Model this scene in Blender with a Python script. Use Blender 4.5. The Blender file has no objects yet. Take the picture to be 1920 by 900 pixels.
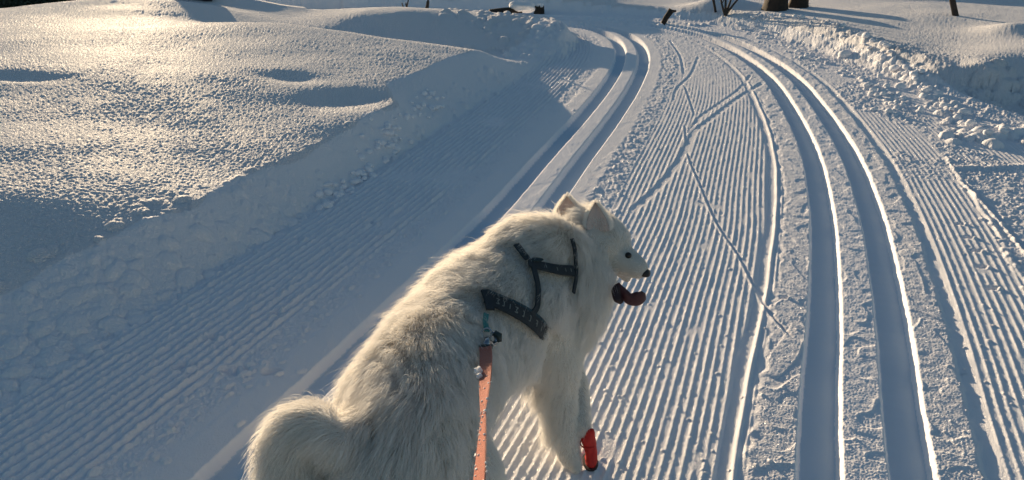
import bpy, math, random
import numpy as np
from mathutils import Vector, Matrix
from mathutils.bvhtree import BVHTree

# ------------------------------------------------------------------ camera, sky, sun, exposure
sc = bpy.context.scene
C = sc.collection
F_PX, CAM_H, PITCH = 1400.0, 1.4, math.radians(23.9)
CP, SP = math.cos(PITCH), math.sin(PITCH)
cam_d = bpy.data.cameras.new('camera'); cam = bpy.data.objects.new('camera', cam_d); C.objects.link(cam)
cam.location = (0, 0, CAM_H); cam.rotation_euler = (math.pi/2 - PITCH, 0, 0)
cam_d.sensor_fit = 'HORIZONTAL'; cam_d.sensor_width = 36; cam_d.lens = 36*F_PX/1920
cam_d.clip_start = 0.02; cam_d.clip_end = 3000
sc.camera = cam
SUN_EL, SUN_AZ = math.radians(7.0), math.radians(-26)      # azimuth measured from +Y, positive towards +X
w = bpy.data.worlds.new("World"); sc.world = w; w.use_nodes = True
nt = w.node_tree; nt.nodes.clear()
sky = nt.nodes.new('ShaderNodeTexSky'); sky.sky_type = 'NISHITA'; sky.sun_disc = False
sky.sun_elevation = SUN_EL; sky.sun_rotation = SUN_AZ
sky.air_density = 1.3; sky.dust_density = 0.7; sky.ozone_density = 2.6
bg = nt.nodes.new('ShaderNodeBackground'); bg.inputs['Strength'].default_value = 0.078
wo = nt.nodes.new('ShaderNodeOutputWorld')
nt.links.new(sky.outputs[0], bg.inputs[0]); nt.links.new(bg.outputs[0], wo.inputs[0])
sun_d = bpy.data.lights.new('sun', 'SUN'); sun_d.energy = 4.5; sun_d.angle = math.radians(0.5); sun_d.color = (1.0, 0.76, 0.49)
sun = bpy.data.objects.new('sun', sun_d); C.objects.link(sun)
sdir = Vector((math.sin(SUN_AZ)*math.cos(SUN_EL), math.cos(SUN_AZ)*math.cos(SUN_EL), math.sin(SUN_EL)))
sun.rotation_euler = sdir.to_track_quat('Z', 'Y').to_euler()
sc.view_settings.view_transform = 'Standard'; sc.view_settings.look = 'None'
sc.view_settings.exposure = 0.85; sc.view_settings.gamma = 1
sc.render.engine = 'CYCLES'
sc.cycles.max_bounces = 8; sc.cycles.diffuse_bounces = 4; sc.cycles.transparent_max_bounces = 8

rng = np.random.default_rng(7)
random.seed(7)

# ------------------------------------------------------------------ helpers
def U(px, py, z=0.0):
    """world point of height z seen at pixel (px, py) of the 1920 x 900 photograph"""
    a = (px-960)/F_PX; b = (450-py)/F_PX
    dx, dy, dz = a, CP+b*SP, -SP+b*CP
    t = (z-CAM_H)/dz
    return np.array([dx*t, dy*t, z])

def ray(px, py):
    a = (px-960)/F_PX; b = (450-py)/F_PX
    return Vector((a, CP+b*SP, -SP+b*CP)).normalized()

def tag(o, label=None, cat=None, group=None, kind=None):
    if label: o['label'] = label
    if cat: o['category'] = cat
    if group: o['group'] = group
    if kind: o['kind'] = kind
    return o

def mesh_np(name, v, f, mat, parent=None, smooth=True):
    """one mesh object from numpy vertices (n,3) and faces (m,3|4)"""
    me = bpy.data.meshes.new(name)
    v = np.asarray(v, np.float32); f = np.asarray(f, np.int32)
    k = f.shape[1]
    me.vertices.add(len(v)); me.vertices.foreach_set('co', v.ravel())
    me.loops.add(f.size); me.loops.foreach_set('vertex_index', f.ravel())
    me.polygons.add(len(f)); me.polygons.foreach_set('loop_start', np.arange(0, f.size, k, dtype=np.int32))
    me.update(calc_edges=True)
    me.polygons.foreach_set('use_smooth', np.full(len(f), smooth))
    me.materials.append(mat)
    o = bpy.data.objects.new(name, me); C.objects.link(o)
    if parent: o.parent = parent
    return o

_g = np.random.default_rng(3)
_perm = _g.permutation(512).astype(np.int32); _perm = np.concatenate([_perm, _perm])
_ang = _g.uniform(0, 2*np.pi, 512).astype(np.float32); _gx, _gy = np.cos(_ang), np.sin(_ang)
def pn(x, y, seed=0):
    """2-D gradient noise, about -0.7..0.7"""
    x = x + seed*17.37; y = y + seed*5.91
    xi = np.floor(x).astype(np.int32); yi = np.floor(y).astype(np.int32)
    fx = (x-xi).astype(np.float32); fy = (y-yi).astype(np.float32)
    u = fx*fx*fx*(fx*(fx*6-15)+10); v = fy*fy*fy*(fy*(fy*6-15)+10)
    def g(a, b, dx, dy):
        h = _perm[(_perm[a & 511] + b) & 511]
        return _gx[h]*dx + _gy[h]*dy
    n00 = g(xi, yi, fx, fy); n10 = g(xi+1, yi, fx-1, fy)
    n01 = g(xi, yi+1, fx, fy-1); n11 = g(xi+1, yi+1, fx-1, fy-1)
    return (n00*(1-u)+n10*u)*(1-v) + (n01*(1-u)+n11*u)*v
def fbm(x, y, f, o=3, seed=0):
    r = 0; a = 1.0
    for k in range(o):
        r = r + a*pn(x*f, y*f, seed+k*3); f *= 2.03; a *= 0.5
    return r
def ss(a, b, x):
    t = np.clip((x-a)/(b-a), 0, 1); return t*t*(3-2*t)
def band(x, a, b, e):
    return ss(a-e, a+e, x)*(1-ss(b-e, b+e, x))

def smooth_curve(pts, n=8):
    p = [np.array(q, float) for q in pts]
    p = [2*p[0]-p[1]] + p + [2*p[-1]-p[-2]]
    out = []
    for i in range(1, len(p)-2):
        for k in range(n):
            t = k/n
            out.append(0.5*((2*p[i]) + (-p[i-1]+p[i+1])*t + (2*p[i-1]-5*p[i]+4*p[i+1]-p[i+2])*t*t + (-p[i-1]+3*p[i]-3*p[i+1]+p[i+2])*t**3))
    out.append(p[-2]); return np.array(out)

GX = np.arange(-6, 10.01, 0.05); GY = np.arange(-3, 15.01, 0.05)
def curve_field(poly):
    """signed distance (positive to the right of travel) and arc length on the lookup grid"""
    X, Y = np.meshgrid(GX, GY)
    best = np.full(X.shape, 1e9); su = np.zeros(X.shape); ar = np.zeros(X.shape); s0 = 0.0
    for a, b in zip(poly[:-1], poly[1:]):
        d = b-a; L = np.hypot(*d); d = d/L
        rx, ry = X-a[0], Y-a[1]
        t = np.clip(rx*d[0]+ry*d[1], 0, L)
        dd = np.hypot(rx-t*d[0], ry-t*d[1])
        m = dd < best
        best[m] = dd[m]; su[m] = (np.sign(rx*d[1]-ry*d[0])*dd)[m]; ar[m] = (s0+t)[m]
        s0 += L
    return su, ar
def sample(fld, x, y):
    i = np.clip((x-GX[0])/0.05, 0, len(GX)-1.001); j = np.clip((y-GY[0])/0.05, 0, len(GY)-1.001)
    i0 = i.astype(int); j0 = j.astype(int); fi = i-i0; fj = j-j0
    return (fld[j0, i0]*(1-fi)+fld[j0, i0+1]*fi)*(1-fj) + (fld[j0+1, i0]*(1-fi)+fld[j0+1, i0+1]*fi)*fj

# ------------------------------------------------------------------ trail curves on the ground (metres)
R_line = smooth_curve([(-0.55, -2.6), (0.42, 0.1), (0.95, 1.57), (1.29, 2.42), (1.465, 2.88), (1.685, 3.49), (1.955, 4.36), (2.14, 5.12), (2.315, 5.98),
                       (2.45, 6.81), (2.51, 7.74), (2.47, 8.7), (2.25, 9.6), (1.75, 10.35), (1.0, 10.8), (0.0, 11.05), (-1.5, 11.2)])
L_line = smooth_curve([(-2.15, -2.6), (-1.19, 0.1), (-0.67, 1.57), (-0.48, 2.07), (-0.19, 2.88), (0.04, 3.52), (0.30, 4.36), (0.60, 5.3),
                       (0.90, 6.32), (1.16, 7.38), (1.30, 8.3), (1.31, 9.09), (1.14, 9.75), (0.80, 10.2), (0.2, 10.45), (-1.0, 10.6), (-2.0, 10.65)])
edge_L = smooth_curve([(-2.95, -2.6), (-1.95, 0.5), (-1.56, 1.80), (-1.44, 2.27), (-1.30, 2.68), (-1.12, 3.22), (-0.94, 3.72), (-0.63, 4.59),
                       (-0.25, 5.71), (0.12, 6.7), (0.42, 7.5), (0.66, 8.2), (0.74, 8.9), (0.55, 9.5), (0.1, 9.85), (-1.0, 10.0), (-2.5, 10.0)])
edge_R = smooth_curve([(12, 4.1), (6.5, 4.7), (4.9, 5.0), (4.0, 5.1), (3.62, 5.35), (3.5, 5.9), (3.42, 6.5), (3.35, 7.2), (3.28, 7.9), (3.2, 8.7), (2.95, 9.6),
                       (2.45, 10.5), (1.6, 11.2), (0.2, 11.5), (-2, 11.7)])
uRf, sRf = curve_field(R_line); uLf, sLf = curve_field(L_line)
eLf, aLf = curve_field(edge_L); eRf, aRf = curve_field(edge_R)

# ------------------------------------------------------------------ broad shape of the snow around the trail
ctrl = []
for q in [(-300,90,.50),(0,20,.44),(200,16,.44),(350,10,.42),(690,20,.30),
          (740,28,.29),(860,34,.25),(960,44,.20),(1030,36,.19),(950,20,.18),(800,15,.25),
          (1830,228,.05),(1795,165,.14),(1745,122,.19),(1690,98,.20),(1640,77,.20),(1560,47,.19),(1480,28,.17),(1400,24,.16),
          (1700,60,.17),(1800,90,.17),(1800,120,.16),(1900,112,.19),(1850,124,.18),(2100,110,.22),(2300,60,.25),(1600,20,.22),(1900,30,.26),(1750,26,.25),(1900,70,.20),
          (1860,200,-.03),(1900,170,0),(1830,170,.0),(2100,190,0),(2100,300,0),(2000,500,0),(1250,30,.1),(1330,28,.16)]:
    ctrl.append(U(*q))
ctrl += [np.array(p, float) for p in [(-.6,7.55,.07),(-1.4,8.5,.14),(-.1,7.45,.04),(.25,7.6,.04),(-2.5,9.2,.22),(-5,9.3,.3),(-7,9.8,.28),(-8,11,.36),(-4,11,.3),
          (0,12,.2),(2,12.5,.14),(4,13,.22),(7,13.5,.16),(10,12,.3),(-10,5,.6),(-7,1,.55),(-4,-1,.45),(12,8,.25),(15,4,0),(8,0,0),(5,1.5,0),(3,-1,0),(0,-3,0),
          (-15,15,.5),(0,20,.3),(15,20,.4),(-25,0,.6),(25,0,.1),(0,40,.6),(-30,35,1.0),(30,35,.9)]]
ctrl = np.array(ctrl)
def _phi(r2): return np.where(r2 > 1e-12, 0.5*r2*np.log(np.maximum(r2, 1e-12)), 0)
_n = len(ctrl)
A = _phi((ctrl[:, None, 0]-ctrl[None, :, 0])**2 + (ctrl[:, None, 1]-ctrl[None, :, 1])**2) + np.eye(_n)*0.0006
Pm = np.c_[np.ones(_n), ctrl[:, :2]]
_w = np.linalg.solve(np.block([[A, Pm], [Pm.T, np.zeros((3, 3))]]), np.r_[ctrl[:, 2], 0, 0, 0])
def broad(x, y):
    z = _w[_n] + _w[_n+1]*x + _w[_n+2]*y
    for k in range(_n):
        r2 = (x-ctrl[k, 0])**2 + (y-ctrl[k, 1])**2 + 1e-12
        z = z + _w[k]*0.5*r2*np.log(r2)
    far = ss(22, 45, np.hypot(x, y))
    return z*(1-far) + 0.6*far

# ------------------------------------------------------------------ the fan-shaped vertex grid (dense where the ground is near the viewpoint)
NA, NR = 1360, 770
a_mid = np.linspace(-0.80, 0.80, NA)
a_out = 0.80 + 0.003*np.cumsum(1.11**np.arange(58))
a_ax = np.concatenate([-a_out[::-1], a_mid, a_out])
rowpx = np.linspace(985, -45, NR)
pt = PITCH - np.arctan((450-rowpx)/F_PX)
y_mid = CAM_H/np.tan(pt)
y_near = np.r_[np.linspace(-0.3, 0.9, 13)[:-1], np.linspace(0.9, y_mid[0], 84)[:-1]]
st = y_mid[-1]-y_mid[-2]
y_far = y_mid[-1] + st*np.cumsum(1.055**np.arange(110))
y_ax = np.concatenate([y_near, y_mid, y_far]).astype(np.float64)
X = a_ax[None, :]*(y_ax[:, None]*CP + CAM_H*SP); Y = np.repeat(y_ax[:, None], len(a_ax), 1)
NROW, NCOL = X.shape
x = X.ravel().astype(np.float32); y = Y.ravel().astype(np.float32)

uR = sample(uRf, x, y).astype(np.float32); sR = sample(sRf, x, y).astype(np.float32)
uL = sample(uLf, x, y).astype(np.float32); sL = sample(sLf, x, y).astype(np.float32)
eL = sample(eLf, x, y).astype(np.float32); eR = sample(eRf, x, y).astype(np.float32)   # eL > 0: right of the left edge; eR < 0: on the trail side
wob = 0.05*pn(x*3, y*3, 1) + 0.02*pn(x*11, y*11, 2)
inside = ss(-.07-.10*ss(6.2, 7.4, y), 0.03, eL+wob*.5)*(1-ss(0.0, 0.42, eR+wob))
inside = inside*(1-ss(11.5, 13, y))
B = broad(x.astype(np.float64), y.astype(np.float64)).astype(np.float32)
dist = np.hypot(x, y)
# the rounded drift left of the trail: a crumbly lip, then a long gentle rise
dl = np.clip(-eL + .06*pn(x*1.3, y*1.3, 14)*ss(0, .3, -eL), 0, None)
wl = .27 + .33*(1-ss(1.8, 3.1, y)) + .25*ss(4.9, 5.5, y)
drift = (.188+.040*ss(4.4, 5.3, y)+.022*np.exp(-((y-4.55)/.4)**2)*(1-ss(.3, .7, dl)))*(.45*ss(0, 1, dl/wl)+.55*np.clip(dl/wl, 0, 1)**.9) + .34*(1-np.exp(-np.clip(dl-wl*.75, 0, None)*.108/.34))
drift *= .34 + .66*ss(1.65, 3.12, y + .05*pn(x*1.5, y, 15))
yc = 6.75 + .30*np.clip(dl-.4, 0, 2.6)
wt = (1-ss(0, 1, (y-yc)/.85))*(eL < .4)
B = B*(1-wt) + drift*wt
soft = 0.014*fbm(x, y, 0.55, 2, 11) + 0.010*pn(x*1.9, y*1.9, 12)
soft *= (1+np.clip((dist-11)/8, 0, 6)*2.2)
def blob(px, py, z, amp, rx, ry, rot=0):
    c = U(px, py, z); dx = x-c[0]; dy = y-c[1]
    cr, sr = math.cos(rot), math.sin(rot)
    return amp*np.exp(-((dx*cr+dy*sr)/rx)**2-((-dx*sr+dy*cr)/ry)**2)
Z = (B + soft)*(1-inside)
Z += (blob(30,152,.36,-.025,.24,.10) + blob(545,150,.28,-.020,.22,.15) + blob(655,195,.2,-.034,.34,.20,.5) + 0
      + blob(1010,-12,.2,.20,.75,.45) + blob(1895,60,.22,.10,.30,.30,.7) + blob(300,9,.3,.16,.7,.4)
      + blob(450,2,.3,.12,.6,.4) + blob(170,12,.4,.1,1.0,.4) + blob(1600,-4,.2,.18,1.3,.3,-.2) + blob(1900,8,.2,.22,1.6,.4,-.2) + blob(1350,10,.15,.14,.4,.3))*(1-inside)
Z = np.where(np.abs(x) + y > 400, 0.6, Z)

# --- groomed surface
on = inside
along = sL*1.0
ridge_h = 0.0035
def cord(u, s, seed, pw=3.0, sp=.0275):
    uu = u + 0.0035*pn(s*2.2, u*1.3, seed)                      # lines wander slightly
    c = 0.5+0.5*np.cos(2*np.pi*uu/sp)
    amp = (0.80 - 1.1*ss(.40, .55, pn(s*4, u*7, seed+6))) + 0.55*pn(s*6, u*26, seed+1) + 0.45*pn(s*32, u*36.4, seed+2)
    return ridge_h*np.clip(amp, 0.10, 1.4)*(c**pw)*(1+.5*pn(s*85, u*72, seed+4))
wearL = ss(0.30, 0.60, pn(x*1.6, y*1.6, 21) + 0.5*pn(x*5, y*5, 22))
zoneA = band(uL, -0.95, -0.44, .02)*(1-0.8*wearL)*5.0
zoneC = ss(0.40, 0.46, uL + .03*pn(sL*5, uL*2, 5))*ss(0.375, 0.385, -uR + .008*pn(sR*3, 0*uR, 6))
farfade = 1-0.85*ss(5.6, 7.8, y + .8*pn(x*2.5, y*2.5, 9))
zoneC *= farfade
rR = 0.66 + 0.05*pn(sR*2, 0*sR, 7)
wearR = ss(0.05, 0.22, pn(x*1.5, y*1.5, 31) + 0.45*pn(x*6, y*6, 32))
zoneD = ss(0.345, 0.36, uR)*(1-ss(rR-.02, rR+.02, uR))*(1-0.8*ss(6.3, 7.2, y))*(1-0.7*wearR*ss(3.6, 4.6, y))
zoneE = ss(rR+.05, rR+.10, uR)*ss(4.15, 4.35, y - .12*pn(x*2, y*.2, 8))*(1-ss(6.0, 6.6, y))*(1-.5*wearR)
G = cord(uL, sL, 40)*zoneC + cord(uL, sL, 45, 1.0, .0365)*zoneA + cord(uR, sR, 50, 2.8, .030)*(zoneD + zoneE)
# worn patches are crumbly
crumb = np.abs(fbm(x, y, 30, 3, 60))
rough = np.clip(band(uL, -.45, -.33, .03) + band(uL, .29, .43, .03)*.9 + wearL*band(uL, -.93, -.44, .02)*.5 + wearR*ss(.345, .36, uR)*ss(3.6, 4.6, y)*1.2
                + ss(rR-.02, rR+.02, uR)*(1-zoneE)*.75 + ss(5.6, 7.6, y)*.6*ss(.3, .4, uL)*(1-band(uR, -.3, .3, .02)), 0, 1.3)
G += rough*(0.012*crumb + 0.005*pn(x*14, y*14, 61))
# shoulders of the tracks, with chatter marks across the running direction
def shoulder(u, s, seed, k):
    sh = (1-ss(.28, .33, np.abs(u)))
    wx = s*8 + 1.6*pn(u*7+s*1.5, s*3, seed+3); edge_ = pn(wx, u*9, seed) ; lip_ = np.exp(-(edge_/.045)**2)
    lump = 0.0026*ss(-.02, .03, edge_) + .0022*lip_*ss(-.2, .3, pn(s*5, u*11, seed+5)) + 0.0018*pn(s*34, u*30, seed+1) + .0024*np.abs(pn(s*80, u*80, seed+2)) + .0016*pn(s*230, u*230, seed+4)
    rag = .03*pn(s*6, 0*s, seed+6)+.02*pn(s*19, u*4, seed+7)
    sh = 1-ss(.29, .315, np.abs(u)+rag)
    return sh*(0.003 + k*lump)
G += shoulder(uR, sR, 70, 1.0) + shoulder(uL, sL, 80, .35)
# smooth trough and thin bright ridge at the seam between two grooming passes, on both sides of the right track
seamw = .006*pn(sR*2.5, 0*sR, 91)
G += -0.004*band(uR+seamw, -.385, -.345, .008) + 0.0075*np.exp(-((uR+seamw+.336)/.007)**2)*(0.8+.7*pn(sR*9, 0*sR, 92)) + .005*np.exp(-((uR+seamw+.312)/.006)**2)*(0.5+1.2*pn(sR*7, 0*sR+3, 93))
G += -0.004*band(uR, .30, .345, .01)*(1+pn(sR*12, uR*20, 94))
G += 0.008*np.exp(-((uR-rR)/.012)**2)*ss(2.2, 2.8, y)*(1-ss(4.3, 4.6, y))*(.8+pn(sR*8, uR*9, 95))
# side path groomed across on the right: an edge step
G += 0.014*np.exp(-((y-4.22-.06*(x-3)-.05*pn(x*2.5, 0*x, 96))/.03)**2)*ss(.6, .75, uR)*(.9+.6*pn(x*12, y*12, 97))
# ski marks (skating strokes) cut through the ridges
def stroke(poly, w_, depth, lip, fade=.1):
    global G
    p = np.array([U(*q)[:2] for q in poly]); p = smooth_curve(p, 5)
    lo, hi = p.min(0)-.12, p.max(0)+.12
    idx = np.where((x > lo[0]) & (x < hi[0]) & (y > lo[1]) & (y < hi[1]))[0]
    xx, yy = x[idx], y[idx]; best = np.full(len(idx), 9.0); sg = np.zeros(len(idx)); tt = np.zeros(len(idx)); s0 = 0
    for a, b in zip(p[:-1], p[1:]):
        d = b-a; Ln = np.hypot(*d); d /= Ln
        t = np.clip((xx-a[0])*d[0]+(yy-a[1])*d[1], 0, Ln)
        dd = np.hypot(xx-a[0]-t*d[0], yy-a[1]-t*d[1]); m = dd < best
        best[m] = dd[m]; sg[m] = np.sign((xx-a[0])*d[1]-(yy-a[1])*d[0])[m]; tt[m] = s0+t[m]; s0 += Ln
    k = ss(0, fade, tt)*ss(0, fade, s0-tt)
    core = (1-ss(w_*.8, w_*1.3, best))*k
    g = G[idx]
    g = g*(1-core) - depth*core + lip*k*np.exp(-((best-w_*1.45)/(w_*.5+.003))**2)*(sg > 0)*(1+.8*pn(xx*30, yy*30, 99))
    G[idx] = g
stroke([(1283,232),(1290,290),(1312,345),(1345,420),(1385,480),(1418,545),(1445,590),(1490,640)], .006, .0028, .0038)
stroke([(1408,140),(1385,168),(1340,200),(1310,222),(1290,255)], .014, .0010, .0016)
stroke([(1432,155),(1390,180),(1330,225),(1300,250),(1280,290),(1240,345),(1180,400)], .020, .0015, .002)
stroke([(1310,105),(1295,140),(1270,165),(1262,190)], .013, .0014, .002)
stroke([(1255,75),(1275,105),(1282,140)], .012, .003, .003)
stroke([(1283,160),(1292,185),(1302,215)], .008, .003, .003)
stroke([(1800,335),(1850,385),(1920,465),(1990,560)], .012, .002, .010)
# the two pairs of classic ski grooves
def grooves(u, s, seed):
    d = np.abs(np.abs(u + .0015*pn(s*3, 0*s, seed)) - 0.118)
    ed = .0022*pn(s*9, u*3, seed+1) + .0030*np.maximum(pn(s*34, u*30, seed+2), 0)
    return 1-ss(.046, .0645, d+ed)
GRD = .036
kR = grooves(uR, sR, 100); kL = grooves(uL, sL, 110)
G = G*(1-kR) - (GRD + .0012*pn(sR*20, uR*10, 101))*kR
G = G*(1-kL) - (GRD + .0012*pn(sL*20, uL*10, 111))*kL
face = band(eR, .02, .55, .1)*ss(5.2, 5.8, y)*(y < 10.8)
Z += face*(.012*crumb + .008*pn(x*9, y*9, 140) + .012*pn(x*26, y*26, 141)*(.5+pn(x*4, y*4, 142)))
Z += G*on*(.0+1.0*ss(.80, .98, y)) 
# natural snow: fine grain and faint wind ripples
grain = (pn(x*56, y*56, 120)*.0042 + pn(x*105, y*105, 121)*.0034)*(.7+.5*ss(-.2, .3, pn(x*2.2, y*2.2, 123)))
Z += grain*(1-on)*(1-.8*ss(7, 13, dist)) + .0015*fbm(x, y, 9, 2, 122)*(1-on)
Z += (pn(x*190, y*190, 125)*.0009)*on*(1-kR)*(1-kL)
Z = Z.reshape(NROW, NCOL).astype(np.float32)

# --- lumps of broken snow pressed into the surface
Z0 = Z.copy()
def stamp(cx, cy, r, h, el=1.0, rot=0.0):
    j0, j1 = np.searchsorted(y_ax, [cy-r*1.05, cy+r*1.05])
    if j1-j0 < 2: return
    dep = cy*CP + CAM_H*SP
    i0, i1 = np.searchsorted(a_ax, [(cx-r*1.2)/dep - .01, (cx+r*1.2)/dep + .01])
    xs = X[j0:j1, i0:i1]; ys = Y[j0:j1, i0:i1]
    dx, dy = xs-cx, ys-cy
    cr, sr = math.cos(rot), math.sin(rot)
    q = ((dx*cr+dy*sr)/r)**2 + ((-dx*sr+dy*cr)/(r*el))**2
    q = q*(1+.5*pn(xs/r*1.4, ys/r*1.4, int(cx*977) % 50).reshape(q.shape))
    cap = h*np.sqrt(np.clip(1-q, 0, 1))
    if h < 0: Z[j0:j1, i0:i1] += cap; return
    zz = Z[j0:j1, i0:i1]; base = Z0[j0:j1, i0:i1]
    zn = base*.75 + .25*base.mean() + cap - .12*h
    zz[...] = np.where(cap > 0, np.maximum(zz, zn), zz)
def along_curve(poly, f, off):
    k = f*(len(poly)-1); i = min(int(k), len(poly)-2); p = poly[i]+(poly[i+1]-poly[i])*(k-i)
    d = poly[i+1]-poly[i]; d = d/np.hypot(*d)
    return p + off*np.array([d[1], -d[0]])
rs = np.random.RandomState(5)
for k in range(1500):      # left bank, churned slope next to the corduroy
    f = rs.uniform(.08, .62); off = -abs(rs.normal(.05, .26)); p = along_curve(edge_L, f, off)
    r = (.007+.034*rs.rand()**3)*(1.2 if p[1] < 3.4 else .8)
    if rs.rand() < .03: r *= 1.6
    if (p[1] > 3.3 and off < -.30) or off < -.55: continue
    stamp(p[0], p[1], r, r*rs.uniform(.2, .55), rs.uniform(.6, 1), rs.uniform(0, 3))
for k in range(700):      # crumbs rolled down to the foot of the bank
    f = rs.uniform(.08, .6); p = along_curve(edge_L, f, rs.normal(.0, .035)); r = .004+.018*rs.rand()**2.5
    stamp(p[0], p[1], r, r*rs.uniform(.4, .8), rs.uniform(.5, 1), rs.uniform(0, 3))
for k in range(500):      # crumbs along the edges of the corduroy and the strip by the left track
    f = rs.uniform(.1, .7); p = along_curve(L_line, f, rs.normal(-.37, .06) if rs.rand() < .55 else rs.normal(.36, .05)); r = rs.uniform(.006, .02)
    stamp(p[0], p[1], r, r*rs.uniform(.3, .7), rs.uniform(.5, 1), rs.uniform(0, 3))
for k in range(420):      # second mound behind the bend
    f = rs.uniform(.62, .93); off = -abs(rs.normal(.1, .5)); p = along_curve(edge_L, f, off); r = rs.uniform(.02, .07)
    stamp(p[0], p[1], r, r*rs.uniform(.3, .7), rs.uniform(.6, 1), rs.uniform(0, 3))
for k in range(60):
    p = U(1035+rs.normal(0, 16), 32+rs.normal(0, 5), .28); r = rs.uniform(.03, .07); stamp(p[0], p[1], r, r*.9, .8, rs.uniform(0, 3))
crest = smooth_curve([U(*q)[:2] for q in [(1345,40,.12),(1400,28,.16),(1480,28,.2),(1560,47,.2),(1640,77,.2),(1690,100,.2),(1740,126,.2),(1790,170,.18),(1830,232,.1),(1865,250,.0),(1925,250,0),(2050,245,0)]])
for k in range(900):     # right berm: crest and sunny face
    f = rs.uniform(0, .86); off = rs.uniform(-.62, .06) if rs.rand() < .7 else rs.normal(0, .05)
    p = along_curve(crest, f, off); r = rs.uniform(.008, .024)*(1.0 if abs(off) > .12 else 1.9)
    stamp(p[0], p[1], r, r*(rs.uniform(.3, .6) if abs(off) > .12 else rs.uniform(.5, 1.)), rs.uniform(.5, 1), rs.uniform(0, 3))
for k in range(80):      # big torn lumps by the side path
    f = rs.uniform(.70, .99); p = along_curve(crest, f, rs.normal(.06, .09)); r = rs.uniform(.02, .065)
    stamp(p[0], p[1], r, r*rs.uniform(.5, 1.1), rs.uniform(.5, .9), rs.uniform(0, 3))
row = smooth_curve([U(*q)[:2] for q in [(1380,46,.02),(1440,70,.02),(1520,103,.02),(1590,140,.01),(1650,170,0),(1690,195,0),(1660,215,0)]])
for k in range(330):
    p = along_curve(row, rs.rand()**1.2, rs.normal(0, .055)); r = rs.uniform(.010, .034); stamp(p[0], p[1], r, r*rs.uniform(.4, .9), rs.uniform(.5, 1), rs.uniform(0, 3))
for k in range(160):      # far edge of the trail
    p = U(rs.uniform(1090, 1345), 41+rs.normal(0, 1.6), .03); r = rs.uniform(.02, .05); stamp(p[0], p[1], r, r*.8, .8, 0)
for k in range(90):       # torn rim on the far side of the side path
    p = U(rs.uniform(1815, 2050), 165+rs.normal(0, 5), .03); r = rs.uniform(.03, .07); stamp(p[0], p[1], r, r*.8, .8, 0)
for k in range(420):      # crumbs scattered over the corduroy
    p = U(rs.uniform(620, 1900), rs.uniform(150, 890)**1.0); r = rs.uniform(.003, .009)
    if -.05 > sample(uRf, p[0], p[1]) > -.2 or .2 > sample(uRf, p[0], p[1]) > 0: continue
    stamp(p[0], p[1], max(r, .004*p[1]**.5), r*.8, .8, rs.uniform(0, 3))
for k in range(360):      # loose crumbs on the flat at the right
    p = U(rs.uniform(1640, 2000), rs.uniform(290, 620)); r = rs.uniform(.006, .018)
    if sample(uRf, p[0], p[1]) > .62: stamp(p[0], p[1], r, r*.6, .8, rs.uniform(0, 3))
for px, py, r in [(345,690,.045),(440,695,.05),(565,450,.04),(400,635,.035),(520,590,.03),(700,420,.035),(510,698,.035),(1830,470,.03),(1815,445,.03),(1840,500,.03),(1800,420,.025),(1860,540,.03),(1470,560,.02)]:
    p = U(px, py); stamp(p[0], p[1], r, -.016, .6, .2); stamp(p[0]+r*.8, p[1]-r*.5, r*.5, .012, .6, .6)
for px, py in [(1160,190),(1150,215),(1135,235)]: pass

def ground_z(px_, py_):
    dep = py_*CP + CAM_H*SP
    j = np.clip(np.searchsorted(y_ax, py_), 1, NROW-1); i = np.clip(np.searchsorted(a_ax, px_/dep), 1, NCOL-1)
    return float(Z[j, i])

# ------------------------------------------------------------------ materials
def mat(name):
    m = bpy.data.materials.new(name); m.use_nodes = True; n = m.node_tree
    return m, n, n.nodes['Principled BSDF']
def node(n, t, **kw):
    k = n.nodes.new(t)
    for a, b in kw.items():
        if a in k.inputs: k.inputs[a].default_value = b
        else: setattr(k, a, b)
    return k
def simple(name, col, rough=.6, metal=0, var=.12, scale=60, bump=.15, bscale=200, sheen=0):
    m, n, p = mat(name)
    tc = node(n, 'ShaderNodeTexCoord'); nz = node(n, 'ShaderNodeTexNoise'); nz.inputs['Scale'].default_value = scale; nz.inputs['Detail'].default_value = 4
    n.links.new(tc.outputs['Object'], nz.inputs['Vector'])
    mx = node(n, 'ShaderNodeMix', data_type='RGBA')
    mx.inputs[6].default_value = (*[c*(1-var) for c in col], 1); mx.inputs[7].default_value = (*[min(1, c*(1+var)) for c in col], 1)
    n.links.new(nz.outputs['Fac'], mx.inputs[0]); n.links.new(mx.outputs[2], p.inputs['Base Color'])
    p.inputs['Roughness'].default_value = rough; p.inputs['Metallic'].default_value = metal
    if sheen: p.inputs['Sheen Weight'].default_value = sheen
    b = node(n, 'ShaderNodeBump'); b.inputs['Strength'].default_value = bump; b.inputs['Distance'].default_value = .004
    nb = node(n, 'ShaderNodeTexNoise'); nb.inputs['Scale'].default_value = bscale; n.links.new(tc.outputs['Object'], nb.inputs['Vector'])
    n.links.new(nb.outputs['Fac'], b.inputs['Height']); n.links.new(b.outputs[0], p.inputs['Normal'])
    return m

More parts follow.
